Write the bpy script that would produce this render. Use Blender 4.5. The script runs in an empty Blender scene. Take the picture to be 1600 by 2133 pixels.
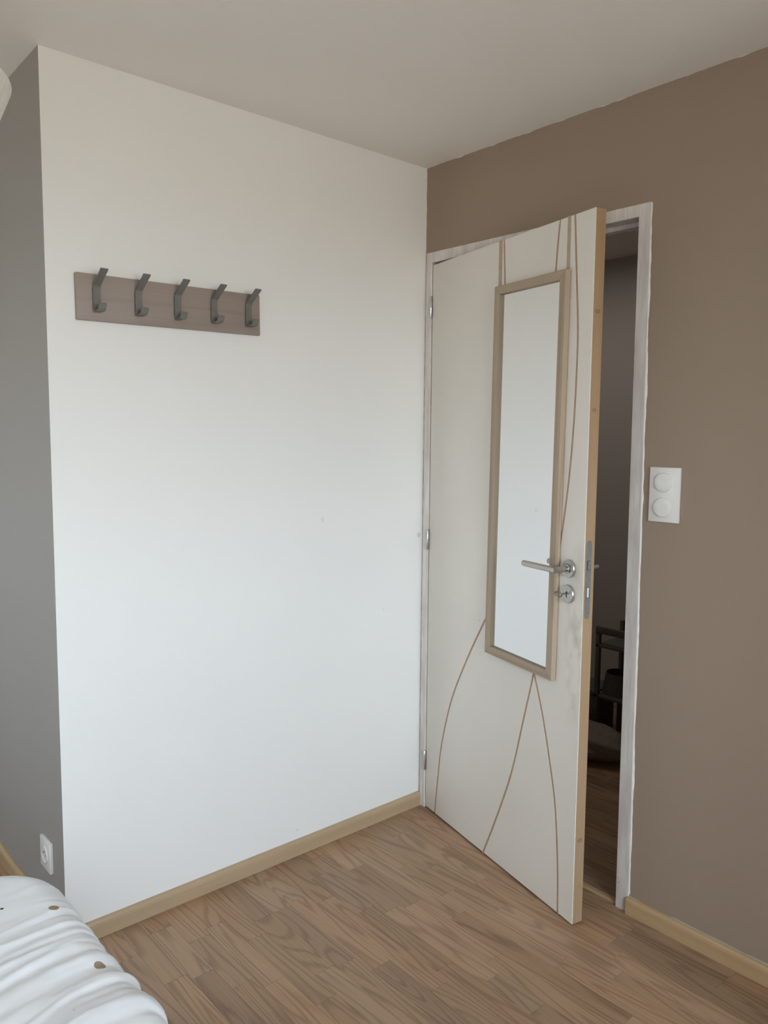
import bpy, bmesh, math, random
from mathutils import Vector, Matrix, noise

S = bpy.context.scene
COL = S.collection
random.seed(7)
PI = math.pi

# ------------------------------------------------------------------ camera
F_PX, CAM = 1634.952, Vector((-2.05072, -2.13158, 1.43418))
YAW, PITCH, ROLL = 0.717099, -0.0967637, 0.0088192
cy, sy, cp, sp = math.cos(YAW), math.sin(YAW), math.cos(PITCH), math.sin(PITCH)
fwd = Vector((sy * cp, cy * cp, sp)); rgt = Vector((cy, -sy, 0)); upv = rgt.cross(fwd)
cr, sr = math.cos(ROLL), math.sin(ROLL)
r2, u2 = rgt * cr + upv * sr, -rgt * sr + upv * cr
cam = bpy.data.objects.new('camera', bpy.data.cameras.new('camera'))
COL.objects.link(cam)
cam.matrix_world = Matrix(((r2.x, u2.x, -fwd.x, CAM.x), (r2.y, u2.y, -fwd.y, CAM.y),
                           (r2.z, u2.z, -fwd.z, CAM.z), (0, 0, 0, 1)))
cam.data.sensor_fit = 'HORIZONTAL'; cam.data.sensor_width = 36
cam.data.lens = 36 * F_PX / 1600
cam.data.clip_start = 0.02
S.camera = cam

# ------------------------------------------------------------------ light and exposure
WIN = dict(x0=-2.50, x1=-0.75, z0=0.80, z1=2.15, y=-3.90)      # window in the wall behind the camera
FILL_WIN = dict(y0=0.04, y1=0.50, z0=0.95, z1=2.10, x=-3.35)      # unseen side window, added as fill for the alcove wall and door
w = bpy.data.worlds.new('overcast'); S.world = w; w.use_nodes = True
nt = w.node_tree; nt.nodes.clear()
wo = nt.nodes.new('ShaderNodeOutputWorld'); bg = nt.nodes.new('ShaderNodeBackground')
tc = nt.nodes.new('ShaderNodeTexCoord'); sx = nt.nodes.new('ShaderNodeSeparateXYZ')
mr = nt.nodes.new('ShaderNodeMapRange'); mr.inputs[1].default_value = -1; mr.inputs[2].default_value = 1
rp = nt.nodes.new('ShaderNodeValToRGB')
e = rp.color_ramp.elements
e[0].position = 0.0; e[0].color = (0.30, 0.25, 0.19, 1)
e[1].position = 1.0; e[1].color = (0.62, 0.78, 1.0, 1)
for pos, c in ((0.46, (0.34, 0.30, 0.25, 1)), (0.52, (0.78, 0.84, 0.92, 1)), (0.60, (0.82, 0.92, 1.05, 1))):
    n = rp.color_ramp.elements.new(pos); n.color = c
nt.links.new(tc.outputs['Generated'], sx.inputs[0]); nt.links.new(sx.outputs['Z'], mr.inputs[0])
nt.links.new(mr.outputs[0], rp.inputs[0]); nt.links.new(rp.outputs[0], bg.inputs[0])
bg.inputs[1].default_value = 25.8
nt.links.new(bg.outputs[0], wo.inputs[0])

for loc, rot, sx_, sy_ in (
        (((WIN['x0'] + WIN['x1']) / 2, WIN['y'] - 0.15, (WIN['z0'] + WIN['z1']) / 2), (PI / 2, 0, 0), WIN['x1'] - WIN['x0'], WIN['z1'] - WIN['z0']),
        ((FILL_WIN['x'] - 0.15, (FILL_WIN['y0'] + FILL_WIN['y1']) / 2, (FILL_WIN['z0'] + FILL_WIN['z1']) / 2), (PI / 2, 0, -PI / 2), FILL_WIN['y1'] - FILL_WIN['y0'], FILL_WIN['z1'] - FILL_WIN['z0'])):
    pl = bpy.data.lights.new('window_portal', 'AREA'); pl.shape = 'RECTANGLE'
    pl.size = sx_; pl.size_y = sy_; pl.cycles.is_portal = True
    po = bpy.data.objects.new('window_portal', pl); COL.objects.link(po)
    po.location = loc; po.rotation_euler = rot     # facing into the room

hl = bpy.data.lights.new('hall_fill_light', 'AREA'); hl.size = 0.8; hl.energy = 4.4; hl.color = (1, 0.93, 0.86)  # added fill lamp without a fixture, brightens the dim hall
ho = bpy.data.objects.new('hall_fill_light', hl); COL.objects.link(ho)
ho.location = (0.8, 0.3, 2.36)

S.view_settings.view_transform = 'Standard'; S.view_settings.look = 'None'
S.view_settings.gamma = 1.0; S.view_settings.use_curve_mapping = False
S.view_settings.exposure = 0.0
S.cycles.max_bounces = 12; S.cycles.diffuse_bounces = 8; S.cycles.glossy_bounces = 6
S.cycles.transparent_max_bounces = 12
S.cycles.caustics_reflective = False; S.cycles.caustics_refractive = False
S.cycles.use_denoising = True

# ------------------------------------------------------------------ material helpers
def lin(r, g, b):
    f = lambda v: (v / 255 / 12.92) if v / 255 <= 0.04045 else ((v / 255 + 0.055) / 1.055) ** 2.4
    return (f(r), f(g), f(b), 1)

class NT:
    def __init__(s, name, rough=0.5, spec=0.4, metal=0.0):
        s.m = bpy.data.materials.new(name); s.m.use_nodes = True
        s.t = s.m.node_tree; s.b = s.t.nodes['Principled BSDF']
        s.b.inputs['Roughness'].default_value = rough
        s.b.inputs['Specular IOR Level'].default_value = spec
        s.b.inputs['Metallic'].default_value = metal
    def n(s, kind, **kw):
        x = s.t.nodes.new('ShaderNode' + kind)
        for k, v in kw.items(): setattr(x, k, v)
        return x
    def l(s, a, b): s.t.links.new(a, b)
    def val(s, sock, v):
        if hasattr(v, 'node'): s.l(v, sock)
        else: sock.default_value = v
    def math(s, op, a, b=0.0, c=0.0):
        x = s.n('Math', operation=op)
        s.val(x.inputs[0], a); s.val(x.inputs[1], b); s.val(x.inputs[2], c)
        return x.outputs[0]
    def coord(s, out='Object'): return s.n('TexCoord').outputs[out]
    def sep(s, v):
        x = s.n('SeparateXYZ'); s.l(v, x.inputs[0]); return x.outputs
    def scale(s, v, sc, loc=(0, 0, 0)):
        x = s.n('Mapping'); s.l(v, x.inputs[0]); x.inputs['Scale'].default_value = sc
        if hasattr(loc, 'node'): s.l(loc, x.inputs['Location'])
        else: x.inputs['Location'].default_value = loc
        return x.outputs[0]
    def noise(s, v, scale=5, detail=2, rough=0.5, dist=0.0):
        x = s.n('TexNoise'); s.l(v, x.inputs['Vector']); x.inputs['Scale'].default_value = scale
        x.inputs['Detail'].default_value = detail; x.inputs['Roughness'].default_value = rough
        x.inputs['Distortion'].default_value = dist
        return x.outputs['Fac']
    def rng(s, v, a, b, c=0.0, d=1.0, smooth=False):
        x = s.n('MapRange'); x.clamp = True
        if smooth: x.interpolation_type = 'SMOOTHSTEP'
        s.val(x.inputs[0], v)
        for i, q in zip((1, 2, 3, 4), (a, b, c, d)): x.inputs[i].default_value = q
        return x.outputs[0]
    def mix(s, f, a, b):
        x = s.n('Mix', data_type='RGBA'); s.val(x.inputs[0], f)
        s.val(x.inputs[6], a); s.val(x.inputs[7], b)
        return x.outputs[2]
    def color(s, c): s.val(s.b.inputs['Base Color'], c)
    def bump(s, h, strength=0.1, dist=0.001):
        x = s.n('Bump'); s.l(h, x.inputs['Height'])
        x.inputs['Strength'].default_value = strength; x.inputs['Distance'].default_value = dist
        s.l(x.outputs[0], s.b.inputs['Normal'])
    def spot(s, xyz, axes, centre, radius, soft=0.6):
        """1 inside a small elongated blot, 0 outside"""
        acc = None
        for a, c, r in zip(axes, centre, radius):
            d = s.math('DIVIDE', s.math('SUBTRACT', xyz[a], c), r)
            d = s.math('MULTIPLY', d, d)
            acc = d if acc is None else s.math('ADD', acc, d)
        return s.rng(acc, soft, 1.0, 1.0, 0.0)

def plain(name, c, rough=0.5, spec=0.4, metal=0.0, grain=0.0, gs=60, var=1.0):
    k = NT(name, rough, spec, metal)
    v = k.coord()
    f = k.noise(v, gs, 3)
    dark = tuple(x * (1 - 0.10 * var - grain) for x in c[:3]) + (1,)
    lite = tuple(min(1, x * (1 + 0.06 * var + grain)) for x in c[:3]) + (1,)
    k.color(k.mix(k.rng(f, 0.3, 0.7), dark, lite))
    k.bump(f, 0.05, 0.0005)
    return k.m

def wallpaint(name, c, extra=None):
    k = NT(name, 0.62, 0.25)
    v = k.coord(); xyz = k.sep(v)
    f = k.noise(v, 1.3, 2)
    col = k.mix(k.rng(f, 0.3, 0.7), tuple(x * 0.975 for x in c[:3]) + (1,), c)
    if extra: col = extra(k, v, xyz, col)
    k.color(col)
    k.bump(k.noise(v, 320, 2), 0.12, 0.0006)
    return k.m

WHITE_W = (0.83, 0.83, 0.82, 1)
def scuffs(k, v, xyz, col):
    wob = k.scale(v, (1, 1, 1))
    for (x, z), r, f in (((-0.468, 1.150), (0.006, 0.012), .28), ((-0.016, 1.063), (0.012, 0.012), .5),
                         ((-0.575, 0.085), (0.004, 0.004), .5), ((-0.19, 0.80), (0.006, 0.004), .25)):
        m = k.math('MULTIPLY', k.spot(xyz, (0, 2), (x, z), r, 0.05), f)
        col = k.mix(m, col, (0.42, 0.40, 0.38, 1))
    return col
M = {}
M['wall_white'] = wallpaint('white_wall_paint', WHITE_W, scuffs)
M['ceiling'] = wallpaint('ceiling_paint', (0.84, 0.805, 0.765, 1))
TAUPE = (0.322, 0.248, 0.190, 1)
def taupe_edges(k, v, xyz, col):
    # the roller stopped short of the ceiling and of the corner: the white undercoat shows in a wavering line
    n1 = k.noise(k.scale(v, (1, 9, 9)), 2.2, 3)
    top = k.math('ADD', xyz[2], k.math('MULTIPLY', n1, 0.016))
    m1 = k.math('GREATER_THAN', top, 2.4085)
    n2 = k.noise(k.scale(v, (1, 1, 14)), 1.6, 3)
    side = k.math('ADD', xyz[1], k.math('MULTIPLY', n2, 0.008))
    m2 = k.math('GREATER_THAN', side, 0.0015)
    return k.mix(k.math('MAXIMUM', m1, m2), col, (0.70, 0.67, 0.63, 1))
M['wall_taupe'] = wallpaint('taupe_wall_paint', TAUPE, taupe_edges)
M['wall_taupe_plain'] = wallpaint('hazed_taupe_wall_paint', (0.345, 0.325, 0.30, 1))  # same taupe, with the grey cast of the haze put into the colour
M['wall_hall'] = wallpaint('hall_wall_paint', (0.45, 0.42, 0.39, 1))

def wood(name, c_dark, c_lite, axis=1, rough=0.45, freq=26, knots=(), per_object=False, stretch=0.09, fig=1.0, spec=0.35):
    """long grain along `axis` of the object; figure = contour lines of a stretched noise"""
    k = NT(name, rough, spec)
    v = k.coord()
    sc = [1.0, 1.0, 1.0]; sc[axis] = stretch
    loc = (0, 0, 0)
    if per_object:
        oi = k.n('ObjectInfo'); cb = k.n('CombineXYZ')
        k.l(k.math('MULTIPLY', oi.outputs['Random'], 37.0), cb.inputs[0])
        k.l(k.math('MULTIPLY', oi.outputs['Random'], 91.0), cb.inputs[1])
        k.l(k.math('MULTIPLY', oi.outputs['Random'], 13.0), cb.inputs[2])
        loc = cb.outputs[0]
    p = k.scale(v, sc, loc)
    n0 = k.noise(p, 9, 2, 0.45, 0.25)
    ph = k.math('MULTIPLY', n0, freq * PI)
    lines = k.math('SINE', ph)
    lines = k.rng(lines, -0.2, 1.0)
    lines = k.math('POWER', lines, 1.8)
    sf = [260.0, 260.0, 260.0]; sf[axis] = 5.0
    fib = k.noise(k.scale(v, sf, loc), 1.0, 2)
    tone = k.noise(p, 3, 1)
    f = k.math('MULTIPLY', lines, 0.52 * fig)
    f = k.math('ADD', f, k.math('MULTIPLY', k.rng(fib, 0.35, 0.75), 0.28))
    f = k.math('ADD', f, k.math('MULTIPLY', k.rng(tone, 0.3, 0.7), 0.22))
    col = k.mix(f, c_lite, c_dark)
    if per_object:
        rnd = k.math('FRACT', k.math('MULTIPLY', oi.outputs['Random'], 7.31))
        hs = k.n('HueSaturation'); k.l(col, hs.inputs['Color'])
        k.l(k.rng(rnd, 0, 1, 0.82, 1.15), hs.inputs['Value'])
        rn2 = k.math('FRACT', k.math('MULTIPLY', oi.outputs['Random'], 23.7))
        k.l(k.rng(rn2, 0, 1, 0.95, 1.06), hs.inputs['Saturation'])
        col = hs.outputs[0]
    if knots:
        xyz = k.sep(v)
        for cen, rad in knots:
            m = k.spot(xyz, (1, 2), cen, (rad, rad * 0.75), 0.1)
            col = k.mix(k.math('MULTIPLY', m, 0.75), col, tuple(x * 0.45 for x in c_dark[:3]) + (1,))
            m2 = k.spot(xyz, (1, 2), cen, (rad * 0.5, rad * 0.35), 0.2)
            col = k.mix(k.math('MULTIPLY', m2, 0.6), col, c_lite)
    k.color(col)
    k.bump(f, 0.05, 0.0004)
    return k.m

M['floor'] = wood('oak_laminate', (0.19, 0.110, 0.067, 1), (0.40, 0.258, 0.157, 1), axis=1, rough=0.42, freq=32, per_object=True, stretch=0.10, fig=0.85)
M['subfloor'] = plain('subfloor_board', (0.07, 0.05, 0.035, 1), 0.8)
M['base_x'] = wood('varnished_pine_along_x', (0.385, 0.275, 0.168, 1), (0.475, 0.355, 0.228, 1), axis=0, freq=6, fig=0.5)
M['base_y'] = wood('varnished_pine_along_y', (0.40, 0.265, 0.14, 1), (0.49, 0.345, 0.19, 1), axis=1, freq=6, fig=0.5)
M['stile'] = wood('bare_pine_edge', (0.30, 0.19, 0.105, 1), (0.405, 0.275, 0.165, 1), axis=2, rough=0.6, freq=7, stretch=0.03, fig=0.7,
                  knots=(((0.019, 1.778), 0.010), ((0.019, 1.510), 0.009), ((0.020, 0.262), 0.011), ((0.024, 1.377), 0.003), ((0.026, 0.118), 0.004)))
M['oak_z'] = wood('pale_oak_upright', (0.295, 0.224, 0.157, 1), (0.415, 0.328, 0.240, 1), axis=2, rough=0.5, freq=12, stretch=0.06)
M['oak_x'] = wood('pale_oak_rail', (0.295, 0.224, 0.157, 1), (0.415, 0.328, 0.240, 1), axis=0, rough=0.5, freq=12, stretch=0.06)
M['rack'] = wood('veiled_walnut', (0.265, 0.215, 0.19, 1), (0.33, 0.275, 0.245, 1), axis=0, rough=0.5, freq=8, fig=0.6)  # board colour lightened to stand in for the milky veil
M['hook'] = plain('veiled_dark_metal', (0.175, 0.168, 0.155, 1), 0.5, 0.4)  # hooks paler than their real metal, veil mixed into the colour
M['groove'] = plain('raw_fibreboard', (0.43, 0.30, 0.205, 1), 0.8, 0.2)
M['strap'] = plain('tan_strap', (0.45, 0.36, 0.28, 1), 0.7, 0.2)
M['steel'] = plain('brushed_steel', (0.52, 0.50, 0.47, 1), 0.32, 0.5, 1.0, 0.02, 200)
M['key'] = plain('dull_key_metal', (0.33, 0.32, 0.30, 1), 0.38, 0.5, 1.0)
M['lockplate'] = plain('zinc_grey', (0.30, 0.30, 0.305, 1), 0.45, 0.5, 0.55)
M['dark'] = plain('dark_recess', (0.05, 0.045, 0.04, 1), 0.7)
M['chrome'] = plain('bright_zinc', (0.72, 0.74, 0.75, 1), 0.22, 0.5, 1.0)
M['plastic'] = plain('white_plastic', (0.76, 0.745, 0.725, 1), 0.35, 0.5, var=0.1)
M['caulk'] = plain('white_filler', (0.82, 0.80, 0.76, 1), 0.6)
M['caulk_grey'] = plain('greyish_filler', (0.42, 0.385, 0.345, 1), 0.6)
M['winframe'] = plain('white_window_frame', (0.75, 0.75, 0.74, 1), 0.4)
M['darkwood'] = plain('dark_wood', (0.06, 0.045, 0.035, 1), 0.5)
M['basket'] = plain('dark_fabric', (0.10, 0.09, 0.08, 1), 0.85)
M['cloth_hall'] = plain('brownish_cloth', (0.22, 0.19, 0.165, 1), 0.9)
M['shade'] = plain('white_lampshade', (0.86, 0.85, 0.82, 1), 0.5)

k = NT('cream_door_paint', 0.42, 0.4)
v = k.coord(); xyz = k.sep(v)
c0 = k.mix(k.rng(k.noise(v, 2.5, 3), 0.3, 0.7), (0.71, 0.672, 0.615, 1), (0.75, 0.715, 0.655, 1))
grime = k.math('MULTIPLY', k.spot(xyz, (0, 2), (0.815, 0.86), (0.055, 0.30), 0.0), k.rng(k.noise(k.scale(v, (1, 1, .5)), 30, 4), 0.42, 0.7))
c0 = k.mix(k.math('MULTIPLY', grime, 0.55), c0, (0.36, 0.33, 0.22, 1))
for cx, cz, rx, rz in ((0.375, 0.835, 0.004, 0.006), (0.335, 0.81, 0.012, 0.003)):
    c0 = k.mix(k.math('MULTIPLY', k.spot(xyz, (0, 2), (cx, cz), (rx, rz), 0.1), 0.3), c0, (0.35, 0.32, 0.28, 1))
k.color(c0); k.bump(k.noise(v, 200, 2), 0.06, 0.0005); M['door'] = k.m

k = NT('patchy_frame_paint', 0.55, 0.3)
v = k.coord(); xyz = k.sep(v)
c0 = k.mix(k.rng(k.noise(k.scale(v, (1, 3, .6)), 9, 4), 0.38, 0.66), (0.64, 0.59, 0.56, 1), (0.79, 0.76, 0.73, 1))
c0 = k.mix(k.rng(k.noise(k.scale(v, (1, 30, 1.5)), 4, 3), 0.55, 0.75), c0, (0.56, 0.51, 0.48, 1))
c0 = k.mix(k.math('MULTIPLY', k.spot(xyz, (1, 2), (-0.8955, 0.105), (0.02, 0.0035), 0.3), 0.8), c0, (0.80, 0.79, 0.77, 1))
for yy in (-0.890, -0.893):
    c0 = k.mix(k.math('MULTIPLY', k.spot(xyz, (1, 2), (yy, 0.082), (0.0013, 0.003), 0.2), 0.7), c0, (0.2, 0.18, 0.16, 1))
k.color(c0); k.bump(k.noise(v, 70, 3), 0.15, 0.0006); M['frame'] = k.m

k = NT('silvered_glass', 0.015, 0.5, 1.0)
v = k.coord(); k.color(k.mix(k.noise(v, 1.0, 1), (0.90, 0.91, 0.91, 1), (0.91, 0.92, 0.92, 1))); M['mirror'] = k.m

k = NT('window_glass', 0.0, 0.5)
tr = k.n('BsdfTransparent'); gl = k.n('BsdfGlossy'); gl.inputs['Roughness'].default_value = 0.02
mx = k.n('MixShader'); mx.inputs[0].default_value = 0.06
tr.inputs[0].default_value = (0.96, 0.98, 0.97, 1)
k.l(tr.outputs[0], mx.inputs[1]); k.l(gl.outputs[0], mx.inputs[2])
k.l(mx.outputs[0], k.t.nodes['Material Output'].inputs['Surface']); M['glass'] = k.m

DOTS = [((-1.5599, -0.5597), 0.0105, (0.33, 0.245, 0.175, 1)), ((-1.5529, -0.7847), 0.0105, (0.33, 0.245, 0.175, 1)),
        ((-1.6438, -0.5078), 0.0035, (0.05, 0.045, 0.05, 1)), ((-1.6363, -0.8904), 0.0012, (0.4, 0.36, 0.33, 1)),
        ((-1.80, -0.70), 0.0105, (0.33, 0.245, 0.175, 1)), ((-1.78, -1.02), 0.0105, (0.33, 0.245, 0.175, 1)),
        ((-2.05, -0.62), 0.0105, (0.33, 0.245, 0.175, 1)), ((-2.1, -1.1), 0.0105, (0.33, 0.245, 0.175, 1))]
k = NT('white_cotton', 0.85, 0.15)
v = k.coord(); xyz = k.sep(v)
c0 = k.mix(k.noise(v, 6, 2), (0.80, 0.815, 0.85, 1), (0.825, 0.84, 0.87, 1))
for (dx, dy), r, c in DOTS:
    c0 = k.mix(k.spot(xyz, (0, 1), (dx, dy), (r, r), 0.9), c0, c)
k.color(c0); k.bump(k.noise(v, 500, 2), 0.08, 0.0004); M['cotton'] = k.m

# ------------------------------------------------------------------ geometry helpers
def link(name, me, mat, parent=None, loc=(0, 0, 0)):
    o = bpy.data.objects.new(name, me); COL.objects.link(o)
    if mat is not None:
        if not me.materials: me.materials.append(mat)
    if parent is not None: o.parent = parent
    o.location = loc
    return o

def bm_obj(name, bm, mat, parent=None, smooth=False, loc=(0, 0, 0)):
    bmesh.ops.recalc_face_normals(bm, faces=bm.faces[:])
    me = bpy.data.meshes.new(name); bm.to_mesh(me); bm.free()
    if smooth:
        for p in me.polygons: p.use_smooth = True
        try: me.set_sharp_from_angle(angle=math.radians(40))
        except Exception: pass
    return link(name, me, mat, parent, loc)

def add_box(bm, a, b, bevel=0.0, seg=2):
    vs = [bm.verts.new((x, y, z)) for z in (a[2], b[2]) for y in (a[1], b[1]) for x in (a[0], b[0])]
    fs = [bm.faces.new([vs[i] for i in q]) for q in ((0, 2, 3, 1), (4, 5, 7, 6), (0, 1, 5, 4), (2, 6, 7, 3), (0, 4, 6, 2), (1, 3, 7, 5))]
    if bevel:
        es = list({e for f in fs for e in f.edges})
        bmesh.ops.bevel(bm, geom=es, offset=bevel, segments=seg, affect='EDGES', profile=0.5)

def box(name, a, b, mat, parent=None, bevel=0.0, loc=(0, 0, 0)):
    bm = bmesh.new(); add_box(bm, a, b, bevel)
    return bm_obj(name, bm, mat, parent, bevel > 0, loc)

def add_prism(bm, poly, axis, lo, hi):
    """poly = 2-D outline in the two other axes (cyclic order y,z / z? -> given as the remaining axes in x,y,z order)"""
    def P(p, t):
        q = list(p); q.insert(axis, t); return q
    A = [bm.verts.new(P(p, lo)) for p in poly]; B = [bm.verts.new(P(p, hi)) for p in poly]
    bm.faces.new(A); bm.faces.new(B[::-1])
    n = len(poly)
    for i in range(n): bm.faces.new((A[i], A[(i + 1) % n], B[(i + 1) % n], B[i]))

def prism(name, poly, axis, lo, hi, mat, parent=None, loc=(0, 0, 0), smooth=False):
    bm = bmesh.new(); add_prism(bm, poly, axis, lo, hi)
    return bm_obj(name, bm, mat, parent, smooth, loc)

def add_lathe(bm, prof, axis='z', seg=32, cen=(0, 0, 0)):
    """prof: list of (radius, height); closed with caps where radius is > 0 at the ends"""
    rings = []
    for r, h in prof:
        ring = []
        for i in range(seg):
            t = 2 * PI * i / seg; a, b = r * math.cos(t), r * math.sin(t)
            q = {'z': (a, b, h), 'x': (h, a, b), 'y': (a, h, b)}[axis]
            ring.append(bm.verts.new((q[0] + cen[0], q[1] + cen[1], q[2] + cen[2])))
        rings.append(ring)
    for A, B in zip(rings, rings[1:]):
        for i in range(seg): bm.faces.new((A[i], A[(i + 1) % seg], B[(i + 1) % seg], B[i]))
    bm.faces.new(rings[0]); bm.faces.new(rings[-1])

def lathe(name, prof, mat, parent=None, axis='z', seg=32, cen=(0, 0, 0), loc=(0, 0, 0)):
    bm = bmesh.new(); add_lathe(bm, prof, axis, seg, cen)
    return bm_obj(name, bm, mat, parent, True, loc)

def add_sweep(bm, pts, sect, up=Vector((0, 0, 1)), closed=False):
    """sweep a 2-D section along a polyline with mitred corners"""
    pts = [Vector(p) for p in pts]; n = len(pts); rings = []
    for i, p in enumerate(pts):
        if closed: d0 = (p - pts[i - 1]).normalized(); d1 = (pts[(i + 1) % n] - p).normalized()
        else:
            d0 = (p - pts[i - 1]).normalized() if i else (pts[1] - p).normalized()
            d1 = (pts[i + 1] - p).normalized() if i < n - 1 else d0
        t = (d0 + d1).normalized()
        side = t.cross(up)
        if side.length < 1e-4: side = t.cross(Vector((1, 0, 0)))
        side.normalize(); u = side.cross(t).normalized()
        c = max(0.35, t.dot(d1)); bend = (d1 - d0)
        k = 1 / c
        bd = bend.normalized() if bend.length > 1e-4 else None
        ring = []
        for a, b in sect:
            o = side * a + u * b
            if bd is not None: o = o + bd * (o.dot(bd)) * (k - 1)
            ring.append(bm.verts.new(p + o))
        rings.append(ring)
    m = len(sect)
    pairs = list(zip(rings, rings[1:])) + ([(rings[-1], rings[0])] if closed else [])
    for A, B in pairs:
        for i in range(m): bm.faces.new((A[i], A[(i + 1) % m], B[(i + 1) % m], B[i]))
    if not closed: bm.faces.new(rings[0]); bm.faces.new(rings[-1][::-1])

def circ(r, n=16): return [(r * math.cos(2 * PI * i / n), r * math.sin(2 * PI * i / n)) for i in range(n)]
def sweep(name, pts, sect, mat, parent=None, up=Vector((0, 0, 1)), closed=False, loc=(0, 0, 0)):
    bm = bmesh.new(); add_sweep(bm, pts, sect, up, closed)
    return bm_obj(name, bm, mat, parent, True, loc)

def empty(name, loc=(0, 0, 0), rz=0.0, parent=None):
    o = bpy.data.objects.new(name, None); COL.objects.link(o); o.empty_display_size = 0.05
    o.location = loc; o.rotation_euler = (0, 0, rz)
    if parent is not None: o.parent = parent
    return o
def struct(o, label=None):
    o['kind'] = 'structure'
    if label: o['label'] = label
    return o
def tag(o, label, cat, group=None):
    o['label'] = label; o['category'] = cat
    if group: o['group'] = group
    return o

def spline(pts, n=10):
    """Catmull-Rom through 2-D points"""
    P = [pts[0]] + list(pts) + [pts[-1]]; out = []
    for i in range(1, len(P) - 2):
        p0, p1, p2, p3 = [Vector(q) for q in P[i - 1:i + 3]]
        for j in range(n):
            t = j / n
            out.append(0.5 * ((2 * p1) + (p2 - p0) * t + (2 * p0 - 5 * p1 + 4 * p2 - p3) * t * t + (3 * p1 - p0 - 3 * p2 + p3) * t ** 3))
    out.append(Vector(pts[-1])); return out

# ------------------------------------------------------------------ room shell
H, WL = 2.4, 1.354                       # ceiling height, width of the white wall
XL, YR, YF, TW = -3.35, WIN['y'], 1.25, 0.075
HX = 1.75                                # far side of the hall
# white wall and the taupe alcove wall meet in a mitred outer corner
o = prism('wall_left', [(-WL, 0), (0.0, 0), (0.0, 0.1), (-WL + 0.1, 0.1)], 2, -0.0088, H, M['wall_white'])
struct(o, 'plain white wall with the coat rack on it')
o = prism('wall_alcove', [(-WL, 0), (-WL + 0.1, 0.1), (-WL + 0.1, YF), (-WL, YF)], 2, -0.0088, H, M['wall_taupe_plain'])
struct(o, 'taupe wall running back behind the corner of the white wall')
# door wall with its opening (outline in y,z)
JO_T, JO_B = (-0.909, 2.0927), (-0.9265, 0.0)           # outer line of the right jamb, top and bottom
HT_L = (-0.0075, 2.0990)
bm = bmesh.new()
add_prism(bm, [(YF + 0.1, 0), (YF + 0.1, H), (HT_L[0], H), (HT_L[0], 0)], 0, 0, TW)
add_prism(bm, [(HT_L[0], HT_L[1]), (HT_L[0], H), (JO_T[0], H), JO_T], 0, 0, TW)
add_prism(bm, [JO_B, JO_T, (JO_T[0], H), (YR, H), (YR, 0)], 0, 0, TW)
struct(bm_obj('wall_right', bm, M['wall_taupe']), 'taupe painted wall around the white door')
bm = bmesh.new()
for ya, yb, za, zb in ((YR, FILL_WIN['y0'], -0.0088, H), (FILL_WIN['y1'], YF, -0.0088, H), (FILL_WIN['y0'], FILL_WIN['y1'], -0.0088, FILL_WIN['z0']), (FILL_WIN['y0'], FILL_WIN['y1'], FILL_WIN['z1'], H)):
    add_box(bm, (XL - 0.2, ya, za), (XL, yb, zb))
struct(bm_obj('wall_side', bm, M['wall_white']))
struct(box('wall_far', (XL - 0.1, YF, -0.0088), (-WL + 0.1, YF + 0.1, H), M['wall_white']))
bm = bmesh.new()
x0, x1, z0, z1, yw = WIN['x0'], WIN['x1'], WIN['z0'], WIN['z1'], WIN['y']
for a, b in (((XL - 0.1, -0.0088), (x0, H)), ((x1, -0.0088), (TW, H)), ((x0, -0.0088), (x1, z0)), ((x0, z1), (x1, H))):
    add_box(bm, (a[0], yw - 0.2, a[1]), (b[0], yw, b[1]))
struct(bm_obj('wall_rear', bm, M['wall_white']))
# unseen box added against the taupe wall to shade its right part
struct(box('wall_shade_block', (-0.42, YR, 0), (0.0, -2.0, H), M['wall_taupe_plain']))
struct(box('ceiling', (XL - 0.1, yw - 0.2, H), (HX + 0.1, YF + 0.1, H + 0.1), M['ceiling']))
# hall beyond the door
struct(box('wall_hall', (HX, -1.5, -0.0088), (HX + 0.1, YF + 0.1, H), M['wall_hall']))
struct(box('wall_hall_front', (TW, -1.6, -0.0088), (HX + 0.1, -1.5, H), M['wall_hall']))
struct(box('wall_hall_back', (TW, YF, -0.0088), (HX, YF + 0.1, H), M['wall_hall']))

# windows out of view: frame, sashes with a pane each
def ring_frame(name, ax, az, bx, bz, wd, y0, y1, parent):
    b = bmesh.new()
    add_box(b, (ax, y0, az), (bx, y1, az + wd)); add_box(b, (ax, y0, bz - wd), (bx, y1, bz))
    add_box(b, (ax, y0, az + wd), (ax + wd, y1, bz - wd)); add_box(b, (bx - wd, y0, az + wd), (bx, y1, bz - wd))
    return bm_obj(name, b, M['winframe'], parent)
def window(name, loc, rz, wdt, hh, n, label):
    win = struct(empty(name, loc, rz), label)
    hw = wdt / 2
    ring_frame('window_frame', -hw, 0, hw, hh, 0.045, -0.03, 0.03, win)
    sw = (wdt - 0.09) / n
    for i in range(n):
        a, b = -hw + 0.045 + sw * i + 0.001, -hw + 0.045 + sw * (i + 1) - 0.001
        s_ = ring_frame('sash', a, 0.045, b, hh - 0.045, 0.045, -0.02, 0.025, win)
        box('pane', (a + 0.04, 0.0, 0.085), (b - 0.04, 0.004, hh - 0.085), M['glass'], s_)
    box('window_sill', (-hw - 0.03, 0.03, -0.03), (hw + 0.03, 0.16, 0.0), M['winframe'], win, 0.004)
window('window_1', ((x0 + x1) / 2, yw - 0.1, z0), 0, x1 - x0, z1 - z0, 2, 'white casement window behind the photographer')
window('window_fill', (XL - 0.1, (FILL_WIN['y0'] + FILL_WIN['y1']) / 2, FILL_WIN['z0']), -PI / 2, FILL_WIN['y1'] - FILL_WIN['y0'], FILL_WIN['z1'] - FILL_WIN['z0'], 1, 'small white unseen window, added as fill light')

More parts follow.
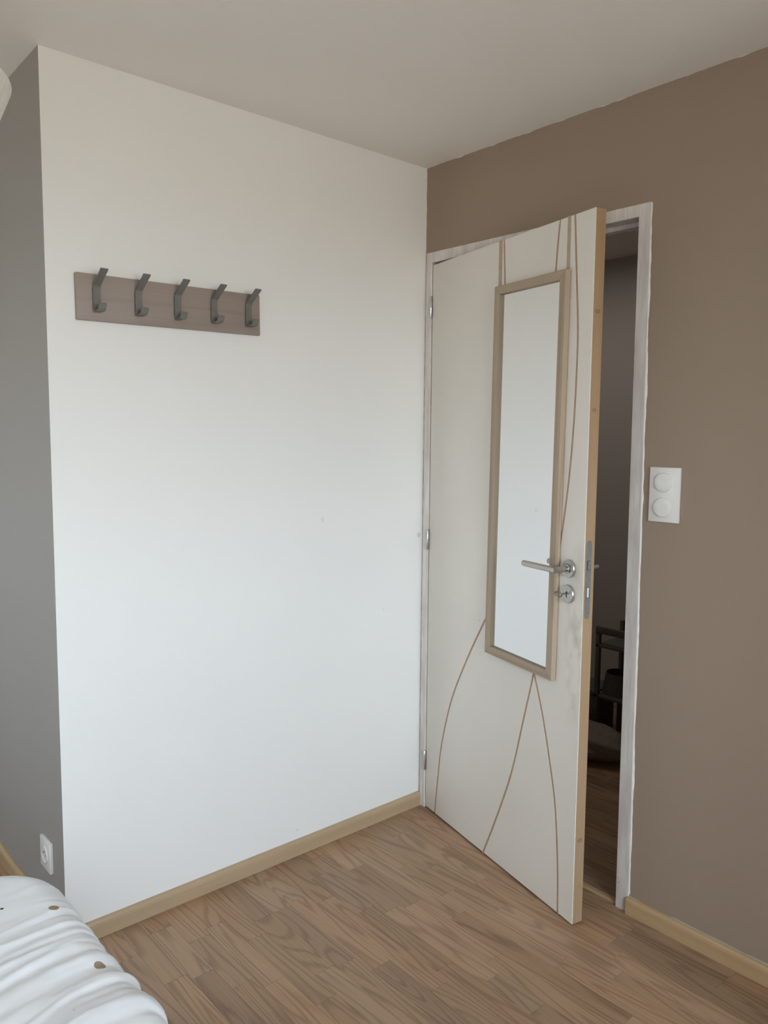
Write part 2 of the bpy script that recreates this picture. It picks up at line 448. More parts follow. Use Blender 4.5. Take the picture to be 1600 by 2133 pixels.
# ------------------------------------------------------------------ floor of oak strips, every strip in view its own piece
fl = struct(box('floor', (XL - 0.1, yw - 0.1, -0.06), (0.0, YF + 0.1, -0.009), M['subfloor']), 'oak strip laminate floor')
SW, X0 = 0.0645, 0.0130                  # strip width, right edge of the first strip
ENDS = {0: [-0.62], 1: [-0.98], 2: [-0.30, -0.70], 3: [-1.017, -0.52, -0.13], 4: [-1.062, -0.66, -0.36], 5: [-0.294, -0.499, -0.93, -1.30], 6: [-0.12, -0.60, -1.17],
        7: [-0.20, -0.47, -0.80, -1.28], 8: [-0.45, -0.85, -1.0, -1.33], 9: [-0.16, -0.40, -0.737, -1.2], 10: [-0.28, -0.783, -1.1], 11: [-0.225, -0.62, -0.95], 12: [-0.234, -0.55, -1.02],
        13: [-0.233, -0.537, -0.9], 14: [-0.30, -0.63, -1.0], 15: [-0.487, -0.86, -1.15], 16: [-0.2, -0.44, -0.75], 17: [-0.34, -0.7]}
strips_seen, strips_far = [], []
i = 0
while True:
    xb = X0 - SW * i; xa = xb - SW
    if xb <= XL: break
    ylo, yhi = yw + 0.002, (0.0 if xb > -WL + 0.02 else YF)
    ends = sorted(ENDS.get(i, []))
    lo = ends[0] if ends else random.uniform(-1.4, -1.1)
    while lo > ylo + 0.3: lo -= random.uniform(0.26, 0.52); ends.insert(0, lo)
    hi = ends[-1]
    while hi < yhi - 0.3: hi += random.uniform(0.22, 0.46); ends.append(hi)
    ends = [q for q in ends if ylo + 0.05 < q < yhi - 0.05]
    cuts = [ylo] + ends + [yhi]
    for a, b in zip(cuts, cuts[1:]):
        ax, bx = max(xa, XL + 0.002), min(xb, 0.006)
        if bx - ax < 0.004: continue
        near = (ax > -1.62 and b > -1.62 and a < 0.0) or (ax > -1.9 and a >= -0.4)
        (strips_seen if near else strips_far).append((ax, bx, a, b))
    i += 1
def strip_mesh(bm, lx, ly, ox=0.0, oy=0.0, g=0.00018, t=0.008, c=0.0004):
    add = lambda x, y, z: bm.verts.new((x + ox, y + oy, z))
    B = [add(g, g, -t), add(lx - g, g, -t), add(lx - g, ly - g, -t), add(g, ly - g, -t)]
    Mi = [add(g, g, -c), add(lx - g, g, -c), add(lx - g, ly - g, -c), add(g, ly - g, -c)]
    d = g + c
    T = [add(d, d, 0), add(lx - d, d, 0), add(lx - d, ly - d, 0), add(d, ly - d, 0)]
    bm.faces.new(B[::-1]); bm.faces.new(T)
    for P, Q in ((B, Mi), (Mi, T)):
        for j in range(4): bm.faces.new((P[j], P[(j + 1) % 4], Q[(j + 1) % 4], Q[j]))
strips_seen.sort(key=lambda q: (q[0] + 1.0) ** 2 + (q[2] + 1.2) ** 2)
strips_far += strips_seen[290:]; strips_seen = strips_seen[:290]
for ax, bx, a, b in strips_seen:
    bm = bmesh.new(); strip_mesh(bm, bx - ax, b - a)
    bm_obj('plank', bm, M['floor'], fl, loc=(ax, a, 0))
bm = bmesh.new()
for ax, bx, a, b in strips_far: strip_mesh(bm, bx - ax, b - a, ax, a)
o = bm_obj('planks_out_of_view', bm, M['floor'], fl); o['kind'] = 'stuff'

hf = struct(box('floor_hall', (0.001, -1.6, -0.06), (HX + 0.1, YF + 0.1, -0.009), M['subfloor']), 'dim wooden floor of the hall beyond the door')
far = bmesh.new()
for j in range(30):
    ax, bx = 0.034 + SW * j, min(0.034 + SW * (j + 1), HX)
    if ax > HX - 0.002: break
    y = -1.49 + random.uniform(-0.3, 0)
    while y < YF - 0.01:
        y2 = min(y + random.uniform(0.25, 0.5), YF); ya = max(y, -1.495)
        if y2 - ya > 0.02:
            if -0.95 < y2 and ya < 0.35 and ax < 1.1:
                bm = bmesh.new(); strip_mesh(bm, bx - ax, y2 - ya); bm_obj('plank', bm, M['floor'], hf, loc=(ax, ya, 0))
            else: strip_mesh(far, bx - ax, y2 - ya, ax, ya)
        y = y2
o = bm_obj('planks_out_of_view', far, M['floor'], hf); o['kind'] = 'stuff'
o = prism('trim_2', [(0.006, -0.008), (0.006, 0.0015), (0.013, 0.0055), (0.027, 0.0055), (0.034, 0.0015), (0.034, -0.008)], 1, -0.926, 0.0, M['base_y'])
# prism axis 1 takes (x, z) outlines
struct(o, 'slim wooden threshold strip in the doorway')

# skirting boards
PROF = [(0, 0), (0.014, 0), (0.014, 0.038), (0.0125, 0.045), (0.009, 0.0505), (0.004, 0.0530), (0, 0.0530)]
o = prism('baseboard_left', [(-d, z) for d, z in PROF], 0, -WL - 0.014, -0.0035, M['base_x'], smooth=False)
struct(o, 'varnished pine baseboard along the white wall')
o = prism('baseboard_right', [(-d, z) for d, z in PROF], 1, yw, -0.9225, M['base_y'])
struct(o, 'varnished pine baseboard right of the door')
o = prism('baseboard_alcove', [(-WL - d, z) for d, z in PROF], 1, 0.0, YF, M['base_y'])
struct(o, 'pine baseboard on the taupe wall behind the bed')

# ------------------------------------------------------------------ door frame
fr = struct(empty('trim_1', (0, 0, 0)), 'old white painted wooden door frame with patchy paint')
JI_T, JI_B = (-0.8725, 2.0581), (-0.8825, 0.0)
def quad_bar(name, outline, x0, x1, bev=0.0012):
    b = bmesh.new(); add_prism(b, outline, 0, x0, x1)
    bmesh.ops.bevel(b, geom=b.edges[:], offset=bev, segments=1, affect='EDGES')
    return bm_obj(name, b, M['frame'], fr)
lj = quad_bar('jamb', [(-0.0075, 0), (-0.0075, 2.0985), (-0.0365, 2.0983), (-0.0365, 0)], -0.004, TW + 0.005)
rj = quad_bar('jamb', [JI_B, JI_T, (JI_T[0] - 0.001, 2.0925), (JO_T[0], 2.0925), (JO_B[0], 0)], -0.004, TW + 0.005)
hd = quad_bar('head', [(-0.0365, 2.0610), (-0.0365, 2.0983), (JI_T[0] + 0.0, 2.0927), JI_T], -0.004, TW + 0.005)
quad_bar('door_stop', [(-0.0365, 0), (-0.0365, 2.061), (-0.0480, 2.061), (-0.0480, 0)], 0.040, TW)
quad_bar('door_stop', [JI_B, JI_T, (JI_T[0] + 0.0115, JI_T[1]), (JI_B[0] + 0.0115, 0)], 0.040, TW)
quad_bar('door_stop', [(-0.048, 2.0605), (-0.048, 2.0465), (JI_T[0] + 0.0115, 2.0445), (JI_T[0] + 0.0115, 2.058)], 0.040, TW)
# ragged white filler where wall paint meets the jamb
def bead(name, p0, p1, wmin, wmax, mat, axis, n=170, seed=0.0, gaps=False):
    b = bmesh.new(); prev = None
    for i in range(n + 1):
        t = i / n; y = p0[0] + (p1[0] - p0[0]) * t; z = p0[1] + (p1[1] - p0[1]) * t
        q = 0.5 + 0.75 * noise.noise((t * 14 + seed, seed, 0)) + 0.45 * noise.noise((t * 60 + seed, 3.1, 0))
        wd = wmin + (wmax - wmin) * min(1, max(0, q))
        if gaps and noise.noise((t * 7 + seed, 9.0, 0)) > 0.28: wd = 0.0004
        a = Vector((-0.0006, y, z)); o_ = Vector((0, -wd, 0)) if axis == 'y' else Vector((0, 0, wd))
        ring = [b.verts.new(a + Vector((0.0006, 0, 0))), b.verts.new(a + Vector((-0.0022, 0, 0))),
                b.verts.new(a + o_ * 0.6 + Vector((-0.0018, 0, 0))), b.verts.new(a + o_ + Vector((0.0004, 0, 0)))]
        if prev:
            for j in range(3): b.faces.new((prev[j], prev[j + 1], ring[j + 1], ring[j]))
        prev = ring
    return bm_obj(name, b, mat, fr, True)
bead('filler_bead', (JO_B[0] + 0.001, 0.06), (JO_T[0] + 0.001, 2.090), 0.0012, 0.0062, M['caulk'], 'y', seed=2.0)
bead('filler_bead', (-0.924, 0.0525), (-2.2, 0.0525), 0.0008, 0.0042, M['caulk_grey'], 'z', seed=5.0, gaps=True)

# ------------------------------------------------------------------ door leaf, ajar
HXD, HYD, ANG = -0.000296, -0.040312, 0.230098
DW, DT, ZB, ZT = 0.83868, 0.0375, 0.0076, 2.0520
dr = struct(empty('door_1', (HXD, HYD, 0), math.atan2(-math.cos(ANG), -math.sin(ANG))),
            'cream white flush door with brown inlaid curves, standing ajar')
# local axes of the leaf: x from the hinge to the lock edge, y into the leaf, z up
SK = 0.003
GROOVES = [
    [(0.0668, ZB - 0.01), (0.0690, 0.0234), (0.0863, 0.1535), (0.1094, 0.2929), (0.1695, 0.4771), (0.2576, 0.6434), (0.3677, 0.8166), (0.43, 0.905)],
    [(0.3835, ZB - 0.01), (0.3885, 0.0121), (0.4605, 0.1706), (0.5324, 0.3492), (0.5868, 0.5440), (0.6302, 0.7038), (0.650, 0.79)],
    [(0.7745, ZB - 0.01), (0.7740, 0.0091), (0.7672, 0.1577), (0.7485, 0.3300), (0.7190, 0.4549), (0.6789, 0.5898), (0.6348, 0.7051), (0.600, 0.79)],
    [(0.7555, ZT + 0.01), (0.7620, 1.9820), (0.7732, 1.8492), (0.7815, 1.7429), (0.7827, 1.6503), (0.7795, 1.5169), (0.7710, 1.3814), (0.7569, 1.2568), (0.7322, 1.1140), (0.690, 0.95)],
    [(0.6950, ZT + 0.01), (0.6870, 1.9900), (0.6810, 1.9112), (0.674, 1.80)],
    [(0.4275, ZT + 0.01), (0.4325, 1.9900), (0.4365, 1.9300), (0.440, 1.84)],
]
def ribbon(bm, pts, wd, y0, y1):
    P = spline(pts, 12); L, R = [], []
    for i, p in enumerate(P):
        d = (P[min(i + 1, len(P) - 1)] - P[max(i - 1, 0)]).normalized(); nrm = Vector((-d.y, d.x))
        L.append(p + nrm * wd / 2); R.append(p - nrm * wd / 2)
    rings = [[bm.verts.new((l.x, y0, l.y)), bm.verts.new((r.x, y0, r.y)), bm.verts.new((r.x, y1, r.y)), bm.verts.new((l.x, y1, l.y))] for l, r in zip(L, R)]
    for A, B in zip(rings, rings[1:]):
        for j in range(4): bm.faces.new((A[j], A[(j + 1) % 4], B[(j + 1) % 4], B[j]))
    bm.faces.new(rings[0]); bm.faces.new(rings[-1][::-1])
GW = 0.0085
skin = box('door_skin', (0, 0, ZB), (DW - 0.0005, SK, ZT), M['door'], dr)
cut_objs = []
for g in GROOVES:
    b = bmesh.new(); ribbon(b, g, GW, -0.01, 0.0016); c = bm_obj('cutter', b, None); c.parent = dr; cut_objs.append(c)
    md = skin.modifiers.new('groove', 'BOOLEAN'); md.operation = 'DIFFERENCE'; md.object = c; md.solver = 'EXACT'
bpy.context.view_layer.update()
dg = bpy.context.evaluated_depsgraph_get()
me = bpy.data.meshes.new_from_object(skin.evaluated_get(dg))
skin.modifiers.clear(); skin.data = me
if not me.materials: me.materials.append(M['door'])
for c in cut_objs: bpy.data.objects.remove(c, do_unlink=True)
for g in GROOVES:
    g2 = [(x, min(max(z, ZB + 0.001), ZT - 0.001)) for x, z in g]
    b = bmesh.new(); ribbon(b, g2, GW - 0.0002, 0.0008, 0.0015); bm_obj('inlay_line', b, M['groove'], dr)
box('door_skin', (0, DT - SK, ZB), (DW - 0.045, DT, ZT), M['door'], dr)
box('lock_stile', (DW - 0.045, SK, ZB), (DW, DT, ZT), M['stile'], dr)
box('hinge_stile', (0, SK, ZB), (0.045, DT - SK, ZT), M['stile'], dr)
box('top_rail', (0.045, SK, ZT - 0.045), (DW - 0.045, DT - SK, ZT), M['stile'], dr)
box('bottom_rail', (0.045, SK, ZB), (DW - 0.045, DT - SK, ZB + 0.045), M['stile'], dr)
# hinges: lift-off pairs, knuckles standing proud of the face
for zc in (1.903, 1.048, 0.1895):
    hg = bm_obj('hinge', (lambda b: (add_lathe(b, [(0.0, 0.0395), (0.004, 0.039), (0.0056, 0.037), (0.0056, 0.0005)], 'z', 20),
                                     add_box(b, (-0.001, 0.003, 0.001), (0.0035, 0.012, 0.036)), b)[-1])(bmesh.new()), M['chrome'], dr, True, (-0.0042, -0.0058, zc))
    bm_obj('lower_knuckle', (lambda b: (add_lathe(b, [(0.0056, -0.0005), (0.0056, -0.037), (0.004, -0.039), (0.0, -0.0395)], 'z', 20),
                                        add_box(b, (-0.0035, 0.002, -0.036), (-0.0005, 0.009, -0.001)), b)[-1])(bmesh.new()), M['chrome'], hg, True)

# lever handle, front and back
HS, HZ = 0.7800, 1.0585
def lever(side):
    """side -1: room face (towards -y), +1: hall face"""
    y0 = 0.0 if side < 0 else DT
    h = lathe('lever_handle', [(0.0262, 0), (0.0262, 0.0065 * side), (0.0250, 0.0085 * side), (0.0140, 0.0088 * side), (0.0138, 0.0060 * side), (0.0, 0.006 * side)],
              M['steel'], dr, 'y', 48, loc=(HS, y0, HZ))
    lathe('collar', [(0.0122, 0.006 * side), (0.0122, 0.011 * side), (0.0095, 0.012 * side), (0.0, 0.012 * side)], M['steel'], h, 'y', 32)
    sweep('lever', [(0, 0.010 * side, 0), (0, 0.057 * side, 0), (-0.139, 0.057 * side, -0.0005)], circ(0.0092, 20), M['steel'], h)
    return h
lever(-1); lever(1)
b = bmesh.new(); add_lathe(b, [(0.0262, 0), (0.0262, -0.0065), (0.0250, -0.0085), (0.0, -0.0086)], 'y', 48)
ks = bm_obj('keyhole_rose', b, M['steel'], dr, True, (0.7795, 0, 0.9845))
b = bmesh.new()
add_lathe(b, [(0.0034, -0.0084), (0.0034, -0.0091), (0, -0.0091)], 'y', 16, (0, 0, 0.0048)); add_box(b, (-0.0017, -0.0091, -0.010), (0.0017, -0.0084, 0.004))
bm_obj('keyhole', b, M['dark'], ks)
# lock forend let into the edge
pts = []
for i in range(13): t = PI * i / 12; pts.append((0.0092 * math.cos(t), 0.1032 + 0.0092 * math.sin(t)))
for i in range(13): t = PI + PI * i / 12; pts.append((0.0092 * math.cos(t), -0.1032 + 0.0092 * math.sin(t)))
lk = prism('lock_plate', pts, 0, -0.001, 0.0012, M['lockplate'], dr, (DW, 0.0170, 1.0335))
box('latch_slot', (0.0008, -0.0065, 0.0285), (0.00145, 0.0065, 0.0555), M['dark'], lk)
prism('latch_bolt', [(-0.004, 0.030), (0.0062, 0.030), (0.0062, 0.054), (-0.004, 0.054)], 0, 0.001, 0.0026, M['lockplate'], lk)
box('bolt_slot', (0.0008, -0.0052, -0.0515), (0.0014, 0.0052, -0.0205), M['dark'], lk)
box('dead_bolt', (0.001, -0.0042, -0.050), (0.0030, 0.0022, -0.022), M['winframe'], lk, 0.0006)
for zz in (0.094, -0.094):
    lathe('screw', [(0.0036, 0.0010), (0.0032, 0.0019), (0.0, 0.0021)], M['chrome'], lk, 'x', 14, (0, 0.001, zz))

def door_world(s, d, z):
    return dr.matrix_basis @ Vector((s, -d, z))
bpy.context.view_layer.update()
DROT = dr.rotation_euler.z

# key left in the lock: a thing of its own
p = door_world(0.7795, 0.0086, 0.9862)
ky = empty('key', p, DROT)
tag(ky, 'small steel key with oval bow sticking out of the door lock', 'key')
sweep('shank', [(0, 0.006, 0), (0, -0.020, 0.0)], circ(0.0021, 12), M['key'], ky)
bow = []
for i in range(28):
    t = 2 * PI * i / 28; q_ = 0.0092 * math.sin(t); bow.append((-0.75 * q_, -0.0300 + 0.0115 * math.cos(t), 0.66 * q_))
sweep('bow', bow, circ(0.0016, 8), M['key'], ky, up=Vector((1, 0, 0)), closed=True)

# ------------------------------------------------------------------ mirror hung over the door
MW, MH, MD, RW = 0.339, 1.1895, 0.018, 0.0265
TILT = math.radians(0.62)
mroot = empty('hanging_mirror', door_world(0.5722, 0.0012, 1.3115), DROT)
mroot.rotation_euler = (Matrix.Rotation(DROT, 4, 'Z') @ Matrix.Rotation(TILT, 4, 'Y')).to_euler()
tag(mroot, 'tall narrow mirror in a pale oak frame hanging on the open door', 'mirror')
hw_, hh_ = MW / 2, MH / 2
def mrail(name, poly, mat):          # poly in local (x, z), depth along -y (towards the room); a small inner chamfer
    b = bmesh.new(); add_prism(b, poly, 1, -MD, 0.0)
    bmesh.ops.bevel(b, geom=b.edges[:], offset=0.0010, segments=1, affect='EDGES')
    return bm_obj(name, b, mat, mroot)
mrail('frame_stile', [(-hw_, -hh_), (-hw_ + RW, -hh_ + RW), (-hw_ + RW, hh_ - RW), (-hw_, hh_)], M['oak_z'])
mrail('frame_stile', [(hw_, -hh_), (hw_, hh_), (hw_ - RW, hh_ - RW), (hw_ - RW, -hh_ + RW)], M['oak_z'])
mrail('frame_rail', [(-hw_, hh_), (-hw_ + RW, hh_ - RW), (hw_ - RW, hh_ - RW), (hw_, hh_)], M['oak_x'])
mrail('frame_rail', [(-hw_, -hh_), (hw_, -hh_), (hw_ - RW, -hh_ + RW), (-hw_ + RW, -hh_ + RW)], M['oak_x'])
box('mirror_glass', (-hw_ + RW - 0.003, -0.0075, -hh_ + RW - 0.003), (hw_ - RW + 0.003, -0.004, hh_ - RW + 0.003), M['mirror'], mroot)
box('backboard', (-hw_ + 0.012, -0.0035, -hh_ + 0.012), (hw_ - 0.012, -0.0005, hh_ - 0.012), M['groove'], mroot)
# two flat straps run from the frame up and over the top of the door
inv = Matrix.Translation(door_world(0.5722, 0.0012, 1.3115)) @ Matrix.Rotation(DROT, 4, 'Z') @ Matrix.Rotation(TILT, 4, 'Y')
inv = inv.inverted() @ dr.matrix_basis
for sc_, wd_ in ((0.4125, 0.0165), (0.7345, 0.0125)):
    b = bmesh.new()
    prof = [(-0.0010, 1.84), (-0.0010, ZT + 0.001), (DT + 0.001, ZT + 0.001), (DT + 0.001, ZT - 0.05)]
    sect = [(-wd_ / 2, -0.0004), (wd_ / 2, -0.0004), (wd_ / 2, 0.0004), (-wd_ / 2, 0.0004)]
    add_sweep(b, [(sc_, y, z) for y, z in prof], [(a_, b_) for a_, b_ in sect], up=Vector((0, -1, 0.001)))
    b.transform(inv)
    bm_obj('hanging_strap', b, M['strap'], mroot)

# ------------------------------------------------------------------ coat rack
rk = empty('coat_rack', (-1.0005, 0, 1.797), 0)
tag(rk, 'brown wooden wall coat rack with five dark angled metal hooks', 'coat rack')
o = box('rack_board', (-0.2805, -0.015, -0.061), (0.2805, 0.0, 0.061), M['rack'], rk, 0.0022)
rk.rotation_euler = (0, math.radians(-0.75), 0)
for i in range(5):
    x = -1.2297 + 0.1164 * i + 1.0005
    path = [(-0.0615, -0.0215), (-0.0575, -0.0335), (-0.0500, -0.0385), (-0.0240, -0.0385), (-0.0205, -0.034), (-0.0205, 0.0230), (-0.0235, 0.030), (-0.0780, 0.0640)]
    b = bmesh.new(); add_sweep(b, [(0, y, z) for y, z in path], [(-0.0100, -0.002), (0.0100, -0.002), (0.0100, 0.002), (-0.0100, 0.002)], up=Vector((0, -0.55, 1.0)) if False else Vector((0, 0, 1)))
    b.free()
    b = bmesh.new()
    n = len(path); P = [Vector(q) for q in path]; L = []; R = []
    for j, q in enumerate(P):
        d0 = (q - P[j - 1]).normalized() if j else (P[1] - q).normalized()
        d1 = (P[j + 1] - q).normalized() if j < n - 1 else d0
        t = (d0 + d1).normalized(); nm = Vector((-t.y, t.x)) / max(0.5, t.dot(d1)) * 0.002
        L.append(q + nm); R.append(q - nm)
    add_prism(b, [tuple(q) for q in L + R[::-1]], 0, -0.0100, 0.0100)
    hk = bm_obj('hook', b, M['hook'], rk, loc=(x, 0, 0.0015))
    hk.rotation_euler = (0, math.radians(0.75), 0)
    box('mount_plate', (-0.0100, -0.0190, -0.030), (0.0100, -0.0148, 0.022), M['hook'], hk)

# ------------------------------------------------------------------ double light switch
swt = empty('light_switch', (0, -0.9880, 1.2755))
tag(swt, 'white plastic double push button light switch on the taupe wall', 'light switch')
bm = bmesh.new(); add_box(bm, (-0.0085, -0.0463, -0.0775), (0.0, 0.0463, 0.0775), 0.0016, 2)
bm_obj('switch_plate', bm, M['plastic'], swt, True)
for zz in (0.0352, -0.0356):
    lathe('push_button', [(0.0268, -0.0080), (0.0268, -0.0128), (0.0262, -0.0140), (0.0250, -0.0145), (0.0120, -0.0141), (0.0, -0.0140)], M['plastic'], swt, 'x', 48, loc=(0, 0.002, zz))

# ------------------------------------------------------------------ socket on the alcove wall
sk = empty('wall_socket', (-WL, 0.1310, 0.2240), 0)
tag(sk, 'white square wall socket low on the taupe wall behind the bed', 'wall socket')
bm = bmesh.new()
add_box(bm, (-0.0100, -0.0415, -0.0450), (0.0, 0.0415, 0.0450), 0.0014, 2)
bm_obj('socket_plate', bm, M['plastic'], sk, True)
lathe('socket_ring', [(0.0245, -0.009), (0.0240, -0.0125), (0.0215, -0.0130), (0.0205, -0.0105), (0.0, -0.0104)], M['plastic'], sk, 'x', 40, loc=(0, 0, 0))
lathe('earth_pin', [(0.0024, -0.010), (0.0024, -0.0165), (0.0, -0.0175)], M['chrome'], sk, 'x', 14, loc=(0, 0, 0.010))
for yy in (-0.0095, 0.0095):
    lathe('pin_hole', [(0.0026, -0.0100), (0.0026, -0.0107), (0.0, -0.0107)], M['dark'], sk, 'x', 14, loc=(0, yy, 0))

# ------------------------------------------------------------------ ceiling lamp at the left edge
lm = empty('ceiling_lamp', (-1.752, -0.25, 2.4))
tag(lm, 'white glass bowl ceiling lamp, only its rim in view', 'lamp')
lathe('bowl', [(0.0, -0.248), (0.244, -0.248), (0.248, -0.251), (0.247, -0.256), (0.205, -0.36), (0.195, -0.366), (0.0, -0.370)], M['shade'], lm, 'z', 64)
lathe('ceiling_rose', [(0.05, 0.0), (0.05, -0.02), (0.012, -0.03), (0.012, -0.249), (0.0, -0.2495)], M['plastic'], lm, 'z', 32)

# ------------------------------------------------------------------ bed and duvet
BX0, BX1, BY0, BY1, BTOP = -2.90, -1.497, -2.32, -0.300, 0.488
bd = empty('bed', ((BX0 + BX1) / 2, (BY0 + BY1) / 2, 0))
tag(bd, 'low bed with its mattress hidden under the white duvet', 'bed')
bw, bl = (BX1 - BX0) / 2 - 0.05, (BY1 - BY0) / 2 - 0.05
box('mattress', (-bw, -bl, 0.25), (bw, bl, 0.43), M['cotton'], bd, 0.035)
box('bed_base', (-bw + 0.01, -bl + 0.01, 0.10), (bw - 0.01, bl - 0.01, 0.25), M['darkwood'], bd, 0.004)
for sx_ in (-1, 1):
    for sy_ in (-1, 1):
        lathe('leg', [(0.022, 0.0), (0.028, 0.10), (0.0, 0.10)], M['darkwood'], bd, 'z', 16, loc=(sx_ * (bw - 0.08), sy_ * (bl - 0.08), 0))

def fold_h(x, y):
    """height of the creases: ridges sweeping in from the bed's right side, curving and fanning out"""
    t = min(1.0, max(0.0, (-1.52 - x) / 0.10))
    sl = 0.40 * min(1.0, max(0.15, (-0.45 - y) / 0.35))
    drop = sl * (max(0.0, -1.52 - x) - 0.05 * t)
    c = y + drop * 0.9
    wobble = 0.012 * noise.noise((x * 5, y * 5, 1.7))
    c += wobble
    near = math.exp(-max(0.0, BX1 - x) / 0.14)
    calm = 0.18 + 0.82 * min(1.0, max(0.0, (-0.47 - y) / 0.18))
    warp = 0.25 * noise.noise((x * 7, y * 3.5, 3.3))
    def ridge(f, z, k=2.0, sharp=1.0):
        q = noise.noise((c * f + warp, x * 2.6 + z * 3.1, z))
        return (1 - min(1.0, abs(q) * k)) ** sharp
    def roll(f, z):
        return noise.noise((c * f + warp, x * 2.4 + z * 2.7, z))
    h = 0.0080 * roll(10.0, 0.3) + 0.0045 * roll(22.0, 4.6)
    h += 0.0042 * (ridge(17.0, 7.7, 2.8, 1.8) - 0.3)
    h += 0.0050 * near * roll(38.0, 8.9) + 0.0028 * near * (ridge(56.0, 2.2, 2.2) - 0.4)
    h += 0.0013 * (ridge(40.0, 12.4, 2.6) - 0.4) * (0.5 + near)
    h += 0.0012 * noise.noise((x * 40, c * 60, 2.0))
    h += 0.009 * noise.noise((x * 4.0, y * 4.0, 6.0))
    return h * calm
def base_pt(sd):
    """rounded shoulder: sd = inward distance from the outer edge -> (drop below the top, normal tilt)"""
    R = 0.075
    if sd >= R: return 0.0, 0.0
    a = math.acos(min(1, max(-1, (R - sd) / R)))
    return R - R * math.sin(a), 1 - sd / R
st = 0.0050
nx = int((BX1 - BX0) / st); ny = int((BY1 - BY0) / st); CR = 0.17
def rounded(px, py):
    """push a point of the rectangle inside the rounded-corner outline"""
    for cx, sxx in ((BX1 - CR, 1), (BX0 + CR, -1)):
        for cyy, syy in ((BY1 - CR, 1), (BY0 + CR, -1)):
            dx, dy = (px - cx) * sxx, (py - cyy) * syy
            if dx > 0 and dy > 0:
                m = max(dx, dy); l = math.hypot(dx, dy)
                k_ = m / l if l > 0 else 1
                return cx + dx * k_ * sxx, cyy + dy * k_ * syy
    return px, py
def inward(px, py):
    best = None
    for cx, sxx in ((BX1 - CR, 1), (BX0 + CR, -1)):
        for cyy, syy in ((BY1 - CR, 1), (BY0 + CR, -1)):
            dx, dy = (px - cx) * sxx, (py - cyy) * syy
            if dx > 0 and dy > 0:
                l = math.hypot(dx, dy); return CR - l, Vector((dx * sxx / (l + 1e-9), dy * syy / (l + 1e-9)))
    c = [(BX1 - px, (1, 0)), (px - BX0, (-1, 0)), (BY1 - py, (0, 1)), (py - BY0, (0, -1))]
    d, n_ = min(c, key=lambda q: q[0]); return d, Vector(n_)
verts, faces = [], []
for j in range(ny + 1):
    for i_ in range(nx + 1):
        px, py = rounded(BX0 + (BX1 - BX0) * i_ / nx, BY0 + (BY1 - BY0) * j / ny)
        sd, nn = inward(px, py); drop, tilt = base_pt(max(0, sd))
        h = fold_h(px, py) if (px > -2.3 and py > -1.7) else 0.008 * noise.noise((px * 6, py * 6, 2.0))
        sag = 0.018 * min(1.0, max(0.0, (0.30 - sd) / 0.30)) ** 2
        nrm = Vector((nn.x * tilt, nn.y * tilt, math.sqrt(max(0, 1 - tilt * tilt))))
        q = Vector((px, py, BTOP - drop - sag)) + nrm * h
        verts.append(q)
for j in range(ny):
    for i_ in range(nx):
        a = j * (nx + 1) + i_; faces.append((a, a + 1, a + nx + 2, a + nx + 1))
loop = [i_ for i_ in range(nx + 1)] + [(j + 1) * (nx + 1) - 1 for j in range(1, ny + 1)] + \
       [ny * (nx + 1) + i_ for i_ in range(nx - 1, -1, -1)] + [j * (nx + 1) for j in range(ny - 1, 0, -1)]
prev = loop
for lv in range(1, 10):
    cur = []
    for a in loop:
        q = verts[a]; sd, nn = inward(q.x, q.y); f = lv / 9
        h = 0.012 * f * noise.noise((q.x * 9, q.y * 9, f * 1.2))
        verts.append(Vector((q.x + nn.x * (h + 0.012 * f), q.y + nn.y * (h + 0.012 * f), q.z - 0.27 * f))); cur.append(len(verts) - 1)
    m = len(loop)
    for k_ in range(m): faces.append((prev[k_], cur[k_], cur[(k_ + 1) % m], prev[(k_ + 1) % m]))
    prev = cur
me = bpy.data.meshes.new('duvet'); me.from_pydata([tuple(q) for q in verts], [], faces); me.update()
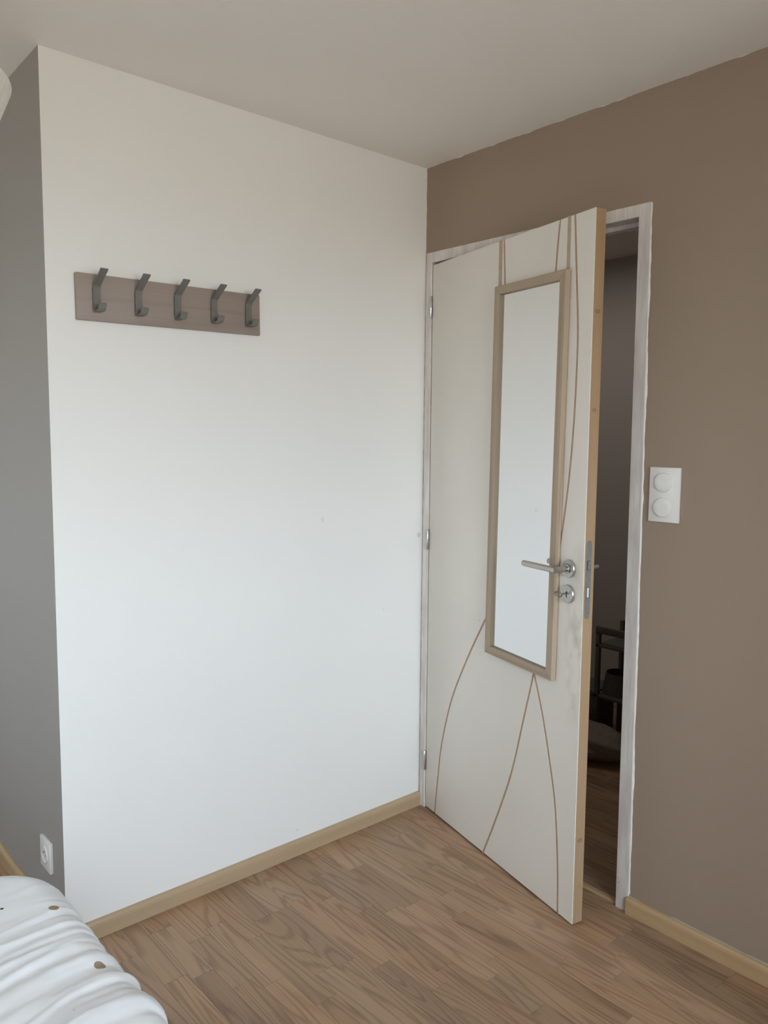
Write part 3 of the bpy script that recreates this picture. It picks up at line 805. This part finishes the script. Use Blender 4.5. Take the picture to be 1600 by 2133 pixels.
for p_ in me.polygons: p_.use_smooth = True
dv = link('duvet', me, M['cotton'])
tag(dv, 'rumpled white duvet with a few small tan dots, spread over the bed', 'duvet')

# ------------------------------------------------------------------ dim things in the hall
M['hallwood'] = plain('dull_dark_wood', (0.11, 0.10, 0.09, 1), 0.6)
rt = empty('shelf_stand', (1.18, -0.19, 0))
tag(rt, 'small dark open stand in the dim hall beyond the door', 'shelf')
for px in (-0.10, 0.10):
    for py in (-0.14, 0.11):
        box('post', (px - 0.010, py - 0.010, 0), (px + 0.010, py + 0.010, 0.555), M['hallwood'], rt, 0.002)
for zz in (0.22, 0.46):
    box('shelf_board', (-0.110, -0.150, zz), (0.110, 0.120, zz + 0.014), M['hallwood'], rt, 0.002)
box('top_rail', (-0.112, -0.150, 0.525), (-0.09, 0.120, 0.557), M['hallwood'], rt, 0.002)
bs = lathe('basket', [(0.078, 0.0), (0.078, 0.004), (0.062, 0.10), (0.059, 0.10), (0.072, 0.010), (0.0, 0.010)], M['basket'], None, 'z', 24, loc=(1.165, -0.145, 0.2345))
tag(bs, 'dark tapered basket on the lower board of the hall stand', 'basket')
sb = empty('storage_box', (1.22, 0.06, 0))
tag(sb, 'low dark box on the hall floor left of the stand', 'box')
box('box_body', (-0.09, -0.09, 0), (0.09, 0.10, 0.20), M['basket'], sb, 0.004)
box('box_lid', (-0.093, -0.093, 0.20), (0.093, 0.103, 0.222), M['basket'], sb, 0.004)
bm = bmesh.new(); bmesh.ops.create_icosphere(bm, subdivisions=4, radius=1.0)
for v_ in bm.verts:
    d = 1 + 0.16 * noise.noise(v_.co * 2.3) + 0.06 * noise.noise(v_.co * 6)
    v_.co = Vector((v_.co.x * 0.12 * d, v_.co.y * 0.27 * d, max(-0.9, v_.co.z * d) * 0.085))
zmin = min(v_.co.z for v_ in bm.verts)
cb_ = bm_obj('cloth_bundle', bm, M['cloth_hall'], None, True, (0.91, -0.08, -zmin))
tag(cb_, 'pale brown crumpled cloth heap on the dim hall floor', 'cloth')
